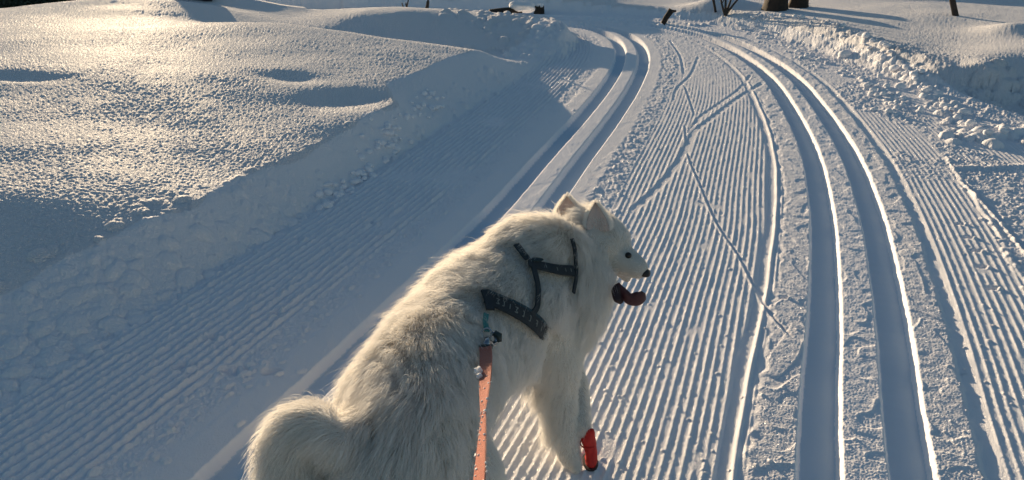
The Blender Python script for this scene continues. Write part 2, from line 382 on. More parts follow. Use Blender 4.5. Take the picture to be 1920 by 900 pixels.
def snow_mat(name, grain_scale, grain_dist, glint, tint=(.86, .862, .905), rough=.5, tilt=.9):
    m, n, p = mat(name)
    out = n.nodes['Material Output']
    tc = node(n, 'ShaderNodeTexCoord')
    p.inputs['Base Color'].default_value = (*tint, 1); p.inputs['Roughness'].default_value = .55
    p.inputs['Specular IOR Level'].default_value = 0
    n1 = node(n, 'ShaderNodeTexNoise'); n1.inputs['Scale'].default_value = grain_scale; n1.inputs['Detail'].default_value = 3; n1.inputs['Roughness'].default_value = .65
    n.links.new(tc.outputs['Object'], n1.inputs['Vector'])
    b1 = node(n, 'ShaderNodeBump'); b1.inputs['Strength'].default_value = 1; b1.inputs['Distance'].default_value = grain_dist
    n.links.new(n1.outputs['Fac'], b1.inputs['Height']); n.links.new(b1.outputs[0], p.inputs['Normal'])
    # crystals: small cells, each a facet with its own tilt
    v = node(n, 'ShaderNodeTexVoronoi'); v.inputs['Scale'].default_value = 240
    n.links.new(tc.outputs['Object'], v.inputs['Vector'])
    geo = node(n, 'ShaderNodeNewGeometry')
    sub = node(n, 'ShaderNodeVectorMath', operation='SUBTRACT'); sub.inputs[1].default_value = (.5, .5, .5)
    n.links.new(v.outputs['Color'], sub.inputs[0])
    scl = node(n, 'ShaderNodeVectorMath', operation='SCALE'); scl.inputs['Scale'].default_value = tilt; n.links.new(sub.outputs[0], scl.inputs[0])
    add = node(n, 'ShaderNodeVectorMath', operation='ADD'); n.links.new(scl.outputs[0], add.inputs[0]); n.links.new(b1.outputs[0], add.inputs[1])
    nrm = node(n, 'ShaderNodeVectorMath', operation='NORMALIZE'); n.links.new(add.outputs[0], nrm.inputs[0])
    gl = node(n, 'ShaderNodeBsdfGlossy'); gl.inputs['Roughness'].default_value = rough; gl.inputs['Color'].default_value = (1, 1, 1, 1)
    n.links.new(nrm.outputs[0], gl.inputs['Normal'])
    mx = node(n, 'ShaderNodeMixShader'); mx.inputs[0].default_value = glint
    n.links.new(p.outputs[0], mx.inputs[1]); n.links.new(gl.outputs[0], mx.inputs[2]); n.links.new(mx.outputs[0], out.inputs['Surface'])
    return m
M_fresh = snow_mat('fresh_snow', 95, .018, .058, rough=.50, tilt=1.3)
M_churn = snow_mat('churned_snow', 110, .007, .025, rough=.45, tilt=1.2)
M_groom = snow_mat('groomed_snow', 260, .0028, .02, rough=.14, tilt=1.5)
M_track = snow_mat('track_snow', 300, .0008, .015)
M_floor_shade = snow_mat('shade_tinted_snow', 220, .0006, .010, (.57, .68, .79))  # groove shade painted into the tint: darker, bluer snow for the track floors

# ------------------------------------------------------------------ ground objects out of the one height grid
vid = np.arange(NROW*NCOL).reshape(NROW, NCOL)
quads = np.stack([vid[:-1, :-1], vid[:-1, 1:], vid[1:, 1:], vid[1:, :-1]], -1).reshape(-1, 4)
q0 = quads[:, 0]
trk_R = (np.abs(uR[q0]) < .185) & (y[q0] < 13) & (inside[q0] > .5)
trk_L = (np.abs(uL[q0]) < .185) & (y[q0] < 13) & (inside[q0] > .5) & ~trk_R
groomed = (((inside[q0] > .5) & (eL[q0] > .03)) | ((eL[q0] > .0) & (eR[q0] < 0) & (y[q0] < 7.5))) & (y[q0] < 13) & ~trk_R & ~trk_L
bankL = ~(trk_R | trk_L | groomed) & (y[q0] < 9.2) & (eL[q0] < .05) & (x[q0] > -5.6) & (y[q0] < 14)
bankR = ~(trk_R | trk_L | groomed | bankL) & (x[q0] > 2.2) & (x[q0] < 9.5) & (y[q0] > 4.6) & (y[q0] < 11.6)
rest = ~(trk_R | trk_L | groomed | bankL | bankR)
allv = np.c_[x, y, Z.ravel()]
def sheet(name, sel, m, label, cat):
    f = quads[sel]; used, inv = np.unique(f, return_inverse=True)
    o = mesh_np(name, allv[used], inv.reshape(-1, 4), m)
    tag(o, label, cat, kind='structure')
    if name == 'snow_bank':
        o.data.materials.append(M_churn); dq = dl[q0[sel]] + .10*pn(x[q0[sel]]*3, y[q0[sel]]*3, 16)
        o.data.polygons.foreach_set('material_index', (dq < wl[q0[sel]]*1.0).astype(np.int32))
    if name == 'ski_track':
        o.data.materials.append(M_floor_shade); kk = np.maximum(kR, kL)
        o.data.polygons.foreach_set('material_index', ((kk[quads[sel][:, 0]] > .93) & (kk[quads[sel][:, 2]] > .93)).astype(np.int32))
sheet('groomed_trail', groomed, M_groom, 'corduroy ridged snow of the groomed ski trail curving away', 'trail')
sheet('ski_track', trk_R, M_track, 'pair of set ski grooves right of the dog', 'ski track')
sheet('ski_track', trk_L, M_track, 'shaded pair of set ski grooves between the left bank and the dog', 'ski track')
sheet('snow_bank', bankL, M_fresh, 'sparkling rounded snow bank rising left of the trail', 'snow bank')
sheet('snow_berm', bankR, M_fresh, 'lumpy sunlit snow berm along the right side of the trail', 'snow bank')
sheet('snow_field', rest, M_fresh, 'open snow field beyond and around the trail', 'snow')

# ================================================================== the dog
M_skin = simple('dog_skin', (.62, .56, .50), .8)
M_black = simple('black_nose', (.012, .012, .014), .35, var=.3, bump=.4, bscale=900)
M_eye = simple('eye_gloss', (.010, .007, .006), .08, bump=0)
M_tongue = simple('tongue_flesh', (.060, .012, .018), .5, var=.35, scale=90)
M_web = simple('harness_webbing', (.020, .030, .040), .75, var=.4, scale=300, bump=.5, bscale=1400)
M_webedge = simple('harness_edging', (.012, .045, .065), .7, var=.4, scale=300)
M_print = simple('reflective_print', (.20, .21, .20), .5, var=.3)
M_teal = simple('teal_cord', (.03, .20, .19), .6, var=.4, scale=400)
M_steel = simple('snap_metal', (.35, .37, .40), .25, metal=1, var=.3)
M_plast = simple('dark_plastic', (.02, .035, .035), .4)
M_leash = simple('orange_webbing', (.46, .085, .030), .8, var=.4, scale=260, bump=.6, bscale=900, sheen=.4)
M_red = simple('red_boot_fabric', (.58, .016, .012), .6, var=.25, scale=120, bump=.3, bscale=700)
M_clump = simple('clinging_snow', (.86, .84, .84), .6, var=.05)

groups = []      # (centre, radius, region)
def chain(pts, region, step=.16):
    """spheres along a smooth path of (point, radius)"""
    P = smooth_curve([np.r_[p, r] for p, r in pts], 10)
    last = None
    for q in P:
        if last is None or np.linalg.norm(q[:3]-last[:3]) > step*q[3] or q is P[-1]:
            groups.append((q[:3].copy(), float(q[3]), region)); last = q
    return P
V = lambda *a: np.array(a, float)
spine = chain([(V(-.235,1.10,.41), .080), (V(-.215,1.20,.43), .122), (V(-.195,1.34,.44), .138), (V(-.145,1.52,.435), .138), (V(-.055,1.70,.43), .158),
               (V(.03,1.83,.43), .150), (V(.105,1.90,.45), .125), (V(.165,1.945,.49), .105)], 'body')
chain([(V(.04,1.80,.36), .12), (V(.105,1.84,.34), .11), (V(.16,1.87,.38), .10), (V(.185,1.90,.45), .095)], 'ruff')
SK = U(1126,448,.535)
chain([(V(-.01,1.78,.50), .10), (U(985,474,.54), .082), (U(1022,468,.55), .076), (U(1055,468,.54), .066)], 'mane')
neck = chain([(V(.165,1.945,.49), .105), (V(.205,1.95,.51), .095), (SK+V(-.012,.01,-.01), .082)], 'neck')
NOSE = U(1207,512,.474)
fd = (NOSE-SK)/np.linalg.norm(NOSE-SK)
chain([(SK, .071), (SK+fd*.035+V(0,0,.002), .064)], 'head')
chain([(SK+fd*.035+V(0,0,-.018), .052), (SK+fd*.085+V(0,0,-.010), .044), (NOSE-fd*.026, .032), (NOSE-fd*.010, .022)], 'muzzle', .1)
chain([(SK+fd*.045+V(0,0,-.042), .030), (SK+fd*.078+V(0,0,-.050), .018), (SK+fd*.105+V(0,0,-.058), .012)], 'jaw', .1)
side = np.cross(fd, [0, 0, 1]); side /= np.linalg.norm(side)
up = np.cross(side, fd)
for sgn in (1, -1):
    chain([(SK+fd*.0+side*sgn*.042+V(0,0,-.03), .042), (SK+fd*.03+side*sgn*.034+V(0,0,-.035), .032)], 'head')      # cheeks
# front legs
chain([(V(.085,1.76,.34), .085), (U(1048,690,.24), .058), (U(1052,742,.17), .042), (U(1060,800,.10), .032), (U(1066,842,.045), .031)], 'leg')
chain([(U(1064,850,.035), .031), (U(1073,862,.024), .028)], 'paw')
bp = U(1100,826,.06)
chain([(V(.06,1.90,.36), .085), (V(.13,1.87,.24), .050), (V(.18,1.82,.15), .034), (bp+V(-.012,.015,.03), .024)], 'leg')
for t, (dx, dy) in enumerate([(.018,-.010), (.028,-.018), (.030,-.030), (.020,-.038)]):
    groups.append((U(1068,866,.016)+V(dx-.008, dy+.008, -.001), .0135, 'paw'))
# hind legs
for ox, oy in ((.075,-.01), (-.085,.03)):
    h = V(-.205+ox, 1.22+oy, .34)
    chain([(h, .105), (h+V(.03,.08,-.12), .075), (h+V(0,-.06,-.19), .040), (h+V(.0,-.06,-.26), .030), (h+V(.01,-.03,-.315), .031)], 'leg')
    groups.append((h+V(.015,.0,-.318), .027, 'paw'))
tail = chain([(V(-.235,1.12,.45), .05), (U(694,800,.50), .032), (U(660,820,.51), .025), (U(628,824,.52), .022), (U(588,800,.53), .038), (U(556,824,.50), .045), (U(550,872,.45), .043), (U(572,915,.41), .035)], 'tail')

GC = np.array([g[0] for g in groups]); GR = np.array([g[1] for g in groups]); GL = np.array([g[2] for g in groups])
me = bpy.data.meshes.new('dog_body')
import bmesh
bm = bmesh.new()
for c, r_, _l in groups:
    bmesh.ops.create_icosphere(bm, subdivisions=3, radius=r_, matrix=Matrix.Translation(Vector(c)))
bm.to_mesh(me); bm.free()
tmp = bpy.data.objects.new('tmp_body', me); C.objects.link(tmp)
md = tmp.modifiers.new('r', 'REMESH'); md.mode = 'VOXEL'; md.voxel_size = .0065
md = tmp.modifiers.new('s', 'SMOOTH'); md.factor = .5; md.iterations = 12
dg = bpy.context.evaluated_depsgraph_get()
body_me = bpy.data.meshes.new_from_object(tmp.evaluated_get(dg)); body_me.name = 'body'
bpy.data.objects.remove(tmp)
nv = len(body_me.vertices); bv = np.empty(nv*3, np.float32); body_me.vertices.foreach_get('co', bv); bv = bv.reshape(-1, 3)
body_me.materials.clear(); body_me.materials.append(M_skin)
body_me.polygons.foreach_set('use_smooth', np.ones(len(body_me.polygons), bool))
dog = bpy.data.objects.new('dog', None); C.objects.link(dog)
tag(dog, 'fluffy white dog in a dark harness standing on the groomed trail, head turned right', 'dog')
body = bpy.data.objects.new('body', body_me); C.objects.link(body); body.parent = dog
bvh = BVHTree.FromPolygons([Vector(v) for v in bv], [tuple(p.vertices) for p in body_me.polygons])
CAM = Vector((0, 0, CAM_H))
def on_dog(px, py, off=0.0):
    loc, nrm, i, d = bvh.ray_cast(CAM, ray(px, py))
    if loc is None:
        loc, nrm, i, d = bvh.find_nearest(CAM + ray(px, py)*2.0)
    return np.array(loc + nrm*off), np.array(nrm)

# ---- mesh builders
def ribbon(name, P, N, width, thick, m, parent=None, smooth=False, closed=False):
    """flat band of real thickness along points P facing N (width may be a list)"""
    P = np.array(P, float); N = np.array(N, float); n = len(P)
    if np.isscalar(width): width = [width]*n
    v = []; f = []
    for i in range(n):
        if closed: t = P[(i+1) % n]-P[i-1]
        else: t = P[min(i+1, n-1)]-P[max(i-1, 0)]
        t /= np.linalg.norm(t); nn = N[i]-t*np.dot(N[i], t); nn /= np.linalg.norm(nn); cdir = np.cross(t, nn)
        hw = width[i]/2
        for a, b in ((-1, -.5), (-.92, .5), (.92, .5), (1, -.5)):
            v.append(P[i]+cdir*a*hw+nn*b*thick)
    for i in range(n if closed else n-1):
        a = 4*i; b = 4*((i+1) % n)
        for k in range(4): f.append((a+k, a+(k+1) % 4, b+(k+1) % 4, b+k))
    if not closed: f += [(3, 2, 1, 0), (4*n-4, 4*n-3, 4*n-2, 4*n-1)]
    return mesh_np(name, v, f, m, parent, smooth)
def tube(name, P, r, m, parent=None, seg=10, closed=False, flat=(1, 1)):
    P = np.array(P, float); n = len(P); r = np.broadcast_to(r, (n,)); v = []; f = []
    ref = np.array([0, 0, 1.0])
    for i in range(n):
        t = (P[(i+1) % n]-P[i-1]) if closed else P[min(i+1, n-1)]-P[max(i-1, 0)]
        t /= np.linalg.norm(t); a = np.cross(t, ref)
        if np.linalg.norm(a) < .1: a = np.cross(t, [1, 0, 0])
        a /= np.linalg.norm(a); b = np.cross(t, a)
        for k in range(seg):
            q = 2*np.pi*k/seg; v.append(P[i]+r[i]*(a*math.cos(q)*flat[0]+b*math.sin(q)*flat[1]))
    for i in range(n if closed else n-1):
        for k in range(seg):
            a0 = i*seg+k; a1 = i*seg+(k+1) % seg; o = ((i+1) % n)*seg
            f.append((a0, a1, o+(k+1) % seg, o+k))
    if not closed:
        v += [P[0], P[-1]]; c0 = n*seg; c1 = c0+1
        for k in range(seg):
            f.append((c0, (k+1) % seg, k, k)); f.append((c1, (n-1)*seg+k, (n-1)*seg+(k+1) % seg, (n-1)*seg+(k+1) % seg))
        f = [q for q in f]
    bmq = bmesh.new(); bv_ = [bmq.verts.new(p) for p in v]
    for q in f:
        q = list(dict.fromkeys(q)); 
        try: bmq.faces.new([bv_[k] for k in q])
        except ValueError: pass
    for fc in bmq.faces: fc.smooth = True
    bmesh.ops.recalc_face_normals(bmq, faces=bmq.faces)
    me = bpy.data.meshes.new(name); bmq.to_mesh(me); bmq.free(); me.materials.append(m)
    o = bpy.data.objects.new(name, me); C.objects.link(o)
    if parent: o.parent = parent
    return o
def ellipsoid(name, c, rad, axes, m, parent=None, lump=0.0, sub=3):
    bmq = bmesh.new(); bmesh.ops.create_icosphere(bmq, subdivisions=sub, radius=1)
    for vv in bmq.verts:
        p = np.array(vv.co); k = 1+lump*(math.sin(p[0]*5+c[0]*90)+math.sin(p[1]*6+p[2]*4+c[1]*70))*.5
        vv.co = Vector(np.array(c) + k*(p[0]*rad[0]*axes[0]+p[1]*rad[1]*axes[1]+p[2]*rad[2]*axes[2]))
    for fc in bmq.faces: fc.smooth = True
    me = bpy.data.meshes.new(name); bmq.to_mesh(me); bmq.free(); me.materials.append(m)
    o = bpy.data.objects.new(name, me); C.objects.link(o)
    if parent: o.parent = parent
    return o

# ---- ears: cupped triangular shells standing on the skull
def ear(tip_px, base_a, base_b, dist, lean, nm='ear'):
    at_ = lambda q, d_: np.array([0, 0, CAM_H]) + np.array(ray(*q))*d_
    A_ = at_(base_a, dist+.004); B_ = at_(base_b, dist-.004); T = at_(tip_px, dist+lean)
    mid = (A_+B_)/2; axis = T-mid; wv = (B_-A_); nrm = np.cross(wv, axis); nrm /= np.linalg.norm(nrm)
    if np.dot(nrm, np.array(ray(*tip_px))) > 0: nrm = -nrm      # the cupped opening faces right and towards the viewer
    v = []; f = []; NU, NV = 10, 10
    for shell in (0, 1):
        for j in range(NV+1):
            t = j/NV; ww = max(0, 1-t**1.35)**.9*.5*(1+.16*math.sin(math.pi*t))+.006
            for i in range(NU+1):
                u_ = -1+2*i/NU
                p = mid + axis*t + wv*u_*ww - nrm*(.022*(1-u_*u_)*(1-t*.7)) + axis*(-.05*(u_*u_)*t)
                v.append(p - nrm*shell*(.0055 if abs(u_) < .99 and t < .98 else .002))
    o = (NU+1)*(NV+1)
    for j in range(NV):
        for i in range(NU):
            a = j*(NU+1)+i
            f.append((a, a+1, a+NU+2, a+NU+1)); f.append((o+a, o+a+NU+1, o+a+NU+2, o+a+1))
    for j in range(NV):
        a = j*(NU+1); b = a+NU; f.append((a, a+NU+1, o+a+NU+1, o+a)); f.append((b, o+b, o+b+NU+1, b+NU+1))
    for i in range(NU):
        a = NV*(NU+1)+i; f.append((a, a+1, o+a+1, o+a))
    return mesh_np(nm, v, f, M_skin, dog), v, nrm
M_ear = simple('ear_skin', (.66, .52, .47), .8)
near_d = float(np.linalg.norm(on_dog(1122, 436)[0]-np.array([0, 0, CAM_H])))
ear1, ev1, en1 = ear((1063,366), (1044,412), (1090,415), near_d+.070, .0)
ear2, ev2, en2 = ear((1116,377), (1100,430), (1143,433), near_d-.016, .012)
for e_ in (ear1, ear2): e_.data.materials.clear(); e_.data.materials.append(M_ear)

# ---- face
NT = NOSE + fd*.006
ellipsoid('nose', NT+up*.004, (.012, .015, .0115), (fd, side, up), M_black, dog, .1)
ep, en = on_dog(1178, 479, .0005)
ellipsoid('eye', ep, (.0092, .0092, .0092), np.eye(3), M_eye, dog)
ep2 = SK+fd*.062+side*(-.030 if np.dot(ep-SK, side) > 0 else .030)+up*.024
ellipsoid('eye', ep2, (.008, .008, .008), np.eye(3), M_eye, dog)
tz = .44
M_lip = simple('dark_lip', (.03, .008, .010), .5)
jd = float(np.linalg.norm(U(1165,540,.455)-np.array([0, 0, CAM_H])))
jp = lambda px, py, d_=0: np.array([0, 0, CAM_H]) + np.array(ray(px, py))*(jd+d_)
tongue = tube('tongue', smooth_curve([jp(1156,532), jp(1163,543), jp(1171,552), jp(1180,560), jp(1192,561), jp(1201,556), jp(1207,548)], 4),
     np.interp(np.linspace(0, 1, 25), [0, .2, .42, .55, .72, .88, 1], [.010, .016, .017, .019, .022, .021, .009]), M_tongue, dog, 14, flat=(.35, 1))
tube('lip', smooth_curve([jp(1158,533,-.004), jp(1156,545,-.004), jp(1159,558,-.004), jp(1166,569,-.004)], 4), np.interp(np.linspace(0, 1, 13), [0, .3, .75, 1], [.006, .014, .018, .007]), M_lip, dog, 12, flat=(1, .5))

# ---- harness straps lying on the coat
def bez(pts, n): return smooth_curve([np.array(p, float) for p in pts], n)
strap_pts = []
def strap_px(name, pts, width, off, parent, m=M_web, thick=.004, sink=0):
    P = []; N = []
    for q in bez(pts, 6):
        p, n_ = on_dog(q[0], q[1]); P.append(p); N.append(n_)
    P = np.array(P); N = np.array(N)
    for _ in range(4):
        N[1:-1] = (N[:-2]+2*N[1:-1]+N[2:])/4; P[1:-1] = (P[:-2]+2*P[1:-1]+P[2:])/4
    N /= np.linalg.norm(N, axis=1)[:, None]
    strap_pts.append((P, width))
    P = P + N*(off*(1-sink*ss(.72, 1, np.linspace(0, 1, len(P)))))[:, None]
    ribbon(name, P, N, width, thick, m, parent)
    return P, N
HO = .020
harness = bpy.data.objects.new('harness', None); C.objects.link(harness); harness.parent = dog
Pg, Ng = strap_px('girth_strap', [(906,566),(925,574),(950,583),(978,597),(1005,615),(1034,631)], .040, HO, harness, sink=1.2)
ribbon('strap_edging', Pg+np.cross(np.gradient(Pg, axis=0)/np.linalg.norm(np.gradient(Pg, axis=0), axis=1)[:, None], Ng)*-.0195, Ng, .007, .0045, M_webedge, harness)
strap_px('spine_strap', [(985,592),(996,578),(999,556),(998,535),(994,512)], .016, HO, harness)
Pn, Nn = strap_px('shoulder_strap', [(984,502),(1005,507),(1030,511),(1050,512),(1066,512)], .030, HO, harness)
strap_px('left_strap', [(966,468),(974,480),(984,496)], .018, HO, harness)
strap_px('neck_strap', [(1064,452),(1070,474),(1071,500),(1069,524),(1063,550)], .012, HO, harness)
# the girth goes on round the chest: radial casts in its own plane
c0 = np.array([-.045, 1.72, .42]); pn_ = np.cross(Pg[0]-c0, Pg[-1]-c0); pn_ /= np.linalg.norm(pn_)
e1 = (Pg[0]-c0); e1 /= np.linalg.norm(e1); e2 = np.cross(pn_, e1)
angs = [math.atan2(np.dot(q-c0, e2), np.dot(q-c0, e1)) for q in (Pg[0], Pg[-1])]
a_end = angs[1]
P = []; N = []
for t in np.linspace(a_end+.6, 2*math.pi-.4, 26) if a_end > 0 else np.linspace(a_end-.6, -2*math.pi+.4, 26):
    d_ = e1*math.cos(t)+e2*math.sin(t)
    loc, nrm, i, dd = bvh.ray_cast(Vector(c0+d_*.5), Vector(-d_))
    if loc is not None: P.append(np.array(loc)); N.append(np.array(nrm))
P = np.array(P); N = np.array(N); ribbon('belly_strap', P-N*.004, N, .022, .004, M_web, harness)
# printed marks on the girth strap
def mark(k, P, N, f, segs, w_):
    i = f*(len(P)-1); i0 = int(i); t = i-i0; p = P[i0]*(1-t)+P[min(i0+1, len(P)-1)]*t; n_ = N[i0]
    tg = P[min(i0+1, len(P)-1)]-P[i0]; tg /= np.linalg.norm(tg); cr = np.cross(tg, n_); cr /= np.linalg.norm(cr)
    V_ = []; F_ = []
    for (a, b), (c, d) in zip(segs[:-1], segs[1:]):
        A0 = p+tg*a*w_+cr*b*w_; B0 = p+tg*c*w_+cr*d*w_; dr = B0-A0; dr /= np.linalg.norm(dr); sd = np.cross(dr, n_)*.0011
        o = len(V_)
        for base in (A0-sd, A0+sd, B0+sd, B0-sd): V_.append(base+n_*.0026)
        for base in (A0-sd, A0+sd, B0+sd, B0-sd): V_.append(base+n_*.0016)
        F_ += [(o, o+1, o+2, o+3), (o+7, o+6, o+5, o+4), (o, o+4, o+5, o+1), (o+1, o+5, o+6, o+2), (o+2, o+6, o+7, o+3), (o+3, o+7, o+4, o)]
    mesh_np('printed_mark', V_, F_, M_print, harness, False)
glyphs = [[(-.5,-.8),(.5,-.8),(-.1,0),(.5,.8),(-.5,.8)], [(-.3,-.8),(.2,-.8),(.2,.8),(-.4,.8)], [(0,-.8),(0,.8)], [(-.5,-.8),(.4,-.8),(.4,0),(-.3,0),(.4,.05),(.4,.8)]]
for k, f_ in enumerate(np.linspace(.20, .96, 10)):
    mark(k, Pg, Ng, f_, glyphs[[0, 1, 2, 0, 1, 1, 3, 2, 1, 3][k]], .0085)
for k, f_ in enumerate((.35, .55, .75, .9)): mark(k, Pn, Nn, f_, glyphs[2], .006)
ellipsoid('clip', on_dog(995, 499, HO+.006)[0], (.020, .008, .003), (V(1,0,0), V(0,.9,.3), V(0,-.3,.9)), M_plast, harness)
# dark buckle pad at the leash end, teal loop down to the snap
bp0, bn0 = on_dog(910, 565, HO)
ribbon('buckle_pad', [on_dog(905, 556, HO+.002)[0], on_dog(908, 572, HO+.002)[0], on_dog(911, 590, HO+.002)[0]], [bn0]*3, .020, .006, M_web, harness)

# ---- coat
creases = []
for pts_ in ([(806,806),(820,782),(846,770),(878,774)], [(812,836),(828,806),(856,796),(888,800)], [(826,856),(842,828),(868,822),(882,836)], [(738,646),(758,660),(772,690)],
             [(716,664),(742,690),(752,730)], [(862,566),(880,560),(900,552)], [(700,760),(712,790),(706,830)], [(900,800),(888,830),(872,852)]):
    creases.append(np.array([on_dog(q[0], q[1])[0] for q in bez(pts_, 7)]))
tri = []
for p in body_me.polygons:
    vs = p.vertices; tri.append((vs[0], vs[1], vs[2]))
    if len(vs) == 4: tri.append((vs[0], vs[2], vs[3]))
tri = np.array(tri); Atr = bv[tri[:, 0]]; Btr = bv[tri[:, 1]]; Ctr = bv[tri[:, 2]]
cr_ = np.cross(Btr-Atr, Ctr-Atr); area = np.linalg.norm(cr_, axis=1)/2; tn = cr_/(2*area[:, None]+1e-12)
vn = np.zeros_like(bv)
for k in range(3): np.add.at(vn, tri[:, k], cr_)
vn /= np.linalg.norm(vn, axis=1)[:, None]+1e-12
def scatter(n, seed):
    g = np.random.default_rng(seed); t = g.choice(len(tri), n, p=area/area.sum())
    a, b = g.random(n), g.random(n); m = a+b > 1; a[m] = 1-a[m]; b[m] = 1-b[m]; c = 1-a-b
    p = Atr[t]*a[:, None]+Btr[t]*b[:, None]+Ctr[t]*c[:, None]
    nn = vn[tri[t, 0]]*a[:, None]+vn[tri[t, 1]]*b[:, None]+vn[tri[t, 2]]*c[:, None]
    return p, nn/np.linalg.norm(nn, axis=1)[:, None]
nrm_ = lambda a: a/(np.linalg.norm(a, axis=-1, keepdims=True)+1e-9)
def region_of(p):
    best = np.full(len(p), 1e9); idx = np.zeros(len(p), int)
    for k in range(len(GC)):
        d = np.linalg.norm(p-GC[k], axis=1)-GR[k]; m = d < best; best[m] = d[m]; idx[m] = k
    return idx
# flow direction per guide sphere: backwards along each chain
flow = np.zeros_like(GC)
SPN = spine[:, :3]
for k in range(len(GC)):
    L_ = GL[k]
    if L_ in ('body', 'ruff', 'neck', 'mane'):
        i = np.argmin(np.linalg.norm(SPN-GC[k], axis=1)); i = min(max(i, 1), len(SPN)-2); d = SPN[i-1]-SPN[i+1]; d = d/np.linalg.norm(d)
        flow[k] = d*1.0+V(0, 0, -.35)
        if L_ == 'ruff': flow[k] = d*.35+V(0, 0, -1.)
        if L_ == 'neck': flow[k] = d*.8+V(0, 0, -.6)
    elif L_ in ('head', 'muzzle', 'jaw'): flow[k] = -fd+V(0, 0, -.15)
    elif L_ in ('leg', 'paw'): flow[k] = V(-.25, -.15, -1.0)
    else:
        TP = tail[:, :3]; i = np.argmin(np.linalg.norm(TP-GC[k], axis=1)); i = min(max(i, 1), len(TP)-2); d = TP[i+1]-TP[i-1]; flow[k] = d/np.linalg.norm(d)*1.1+V(0, 0, -.7)
flow = nrm_(flow)
LEN = {'mane': .060, 'body': .058, 'ruff': .066, 'neck': .062, 'head': .021, 'muzzle': .008, 'jaw': .004, 'leg': .022, 'paw': .008, 'tail': .060}
LIFT = {'mane': .85, 'body': .75, 'ruff': .5, 'neck': .6, 'head': .5, 'muzzle': .25, 'jaw': .2, 'leg': .45, 'paw': .3, 'tail': .55}
def smooth_attr(p, idx):
    L0 = np.array([LEN[a] for a in GL])[idx]; F0 = flow[idx]; T0 = np.array([LIFT[a] for a in GL])[idx]
    return L0, F0, T0
def fur(name, n, seed, lmul=1.0, rad=.00055, clump=.55, parent=None, keep=None):
    p, nn = scatter(n, seed); 
    cp, cn = scatter(max(200, n//28), seed+1)
    idx = region_of(p); L0, F0, T0 = smooth_attr(p, idx)
    # blend the lengths and flow over neighbouring roots so that regions do not meet in a line
    key = np.floor(p/.022).astype(int); h = (key[:, 0]*73856093) ^ (key[:, 1]*19349663) ^ (key[:, 2]*83492791)
    for rep in range(3):
        o_ = np.array([.0, .011, .005])*rep
        key = np.floor((p+o_)/.03).astype(np.int64); h = (key[:, 0]*73856093) ^ (key[:, 1]*19349663) ^ (key[:, 2]*83492791)
        uq, inv = np.unique(h, return_inverse=True); cnt = np.bincount(inv).astype(float)
        Lm = np.bincount(inv, L0)/cnt; L0 = .35*L0+.65*Lm[inv]; Tm = np.bincount(inv, T0)/cnt; T0 = Tm[inv]
        F0 = nrm_(np.stack([np.bincount(inv, F0[:, k])/cnt for k in range(3)], 1)[inv])
    g = np.random.default_rng(seed+2)
    L = L0*lmul*(1+.35*pn(p[:, 0]*22+p[:, 2]*9, p[:, 1]*22, 5)+.6*pn(p[:, 0]*60, p[:, 1]*60+p[:, 2]*60, 6))*g.uniform(.7, 1.12, n)
    # longer feathering on the back of the legs and the breeches
    legm = np.isin(GL[idx], ['leg']); back = np.clip(-(nn[:, 0]*.9+nn[:, 1]*.4), 0, 1); zl = ss(.05, .12, p[:, 2])
    L = np.where(legm, L*(1+2.8*back*zl*(p[:, 0] > -.02)), L)
    press = np.ones(n)
    for P_, w_ in strap_pts:
        for q in P_: 
            d = np.linalg.norm(p-q, axis=1); press = np.minimum(press, (.25 if w_ > .017 else .42)+(.75 if w_ > .017 else .58)*ss(w_*.45, w_*.5+.036, d))
    for P_ in creases:
        for q in P_:
            press = np.minimum(press, .30+.70*ss(.003, .014, np.linalg.norm(p-q, axis=1)))
    L = L*press
    for ev in (np.array(ev1), np.array(ev2)):
        for q in (ev[2], ev[5], ev[8], ev[5]*.7+ev[-6]*.3): L = L*(.40+.60*ss(.014, .045, np.linalg.norm(p-q, axis=1)))
    flw = F0 - nn*np.sum(F0*nn, 1)[:, None]*.7
    swirl = np.stack([pn(p[:, 1]*9, p[:, 2]*9, 7), pn(p[:, 0]*9, p[:, 2]*9, 8), pn(p[:, 0]*9, p[:, 1]*9, 9)], 1)
    flw = nrm_(flw+swirl*.8+g.normal(0, .10, (n, 3)))
    d0 = nrm_(nn*T0[:, None]*1.1+flw*.55+g.normal(0, .12, (n, 3)))
    K = 6; pts = np.zeros((n, K, 3), np.float32); q = p-nn*.002; d = d0
    for k in range(K):
        pts[:, k] = q; q = q+d*(L/(K-1))[:, None]; d = nrm_(d+flw*.30+V(0, 0, -.10)*(1+2*(GL[idx] == 'tail'))[:, None]+g.normal(0, .07, (n, 3)))
    # clumping: tips gather towards the nearest clump strand
    cell = {}
    ck = np.floor(cp/.012).astype(int)
    for i_, c_ in enumerate(map(tuple, ck)): cell.setdefault(c_, i_)
    pk = list(map(tuple, np.floor((p+g.normal(0, .0025, p.shape))/.012).astype(int)))
    ci = np.array([cell.get(t, -1) for t in pk])
    first = {}
    rep_i = np.full(n, -1)
    for i_, c_ in enumerate(ci):
        if c_ >= 0: rep_i[i_] = first.setdefault(c_, i_)
    has = rep_i >= 0; r_ = rep_i[has]
    tt = np.linspace(0, 1, K)[None, :, None]**1.5
    off = pts[r_]-pts[r_][:, :1]; rootmix = pts[has][:, :1]*(1-.75)+pts[r_][:, :1]*.75
    target = rootmix+off
    pts[has] = pts[has]*(1-clump*tt)+target*clump*tt
    if keep is not None:
        kk = keep(p, idx); pts = pts[kk]; n = len(pts)
    hc = bpy.data.hair_curves.new(name); hc.add_curves([K]*n)
    hc.points.foreach_set('position', pts.reshape(-1)) if hasattr(hc.points, 'foreach_set') and False else hc.attributes['position'].data.foreach_set('vector', pts.reshape(-1))
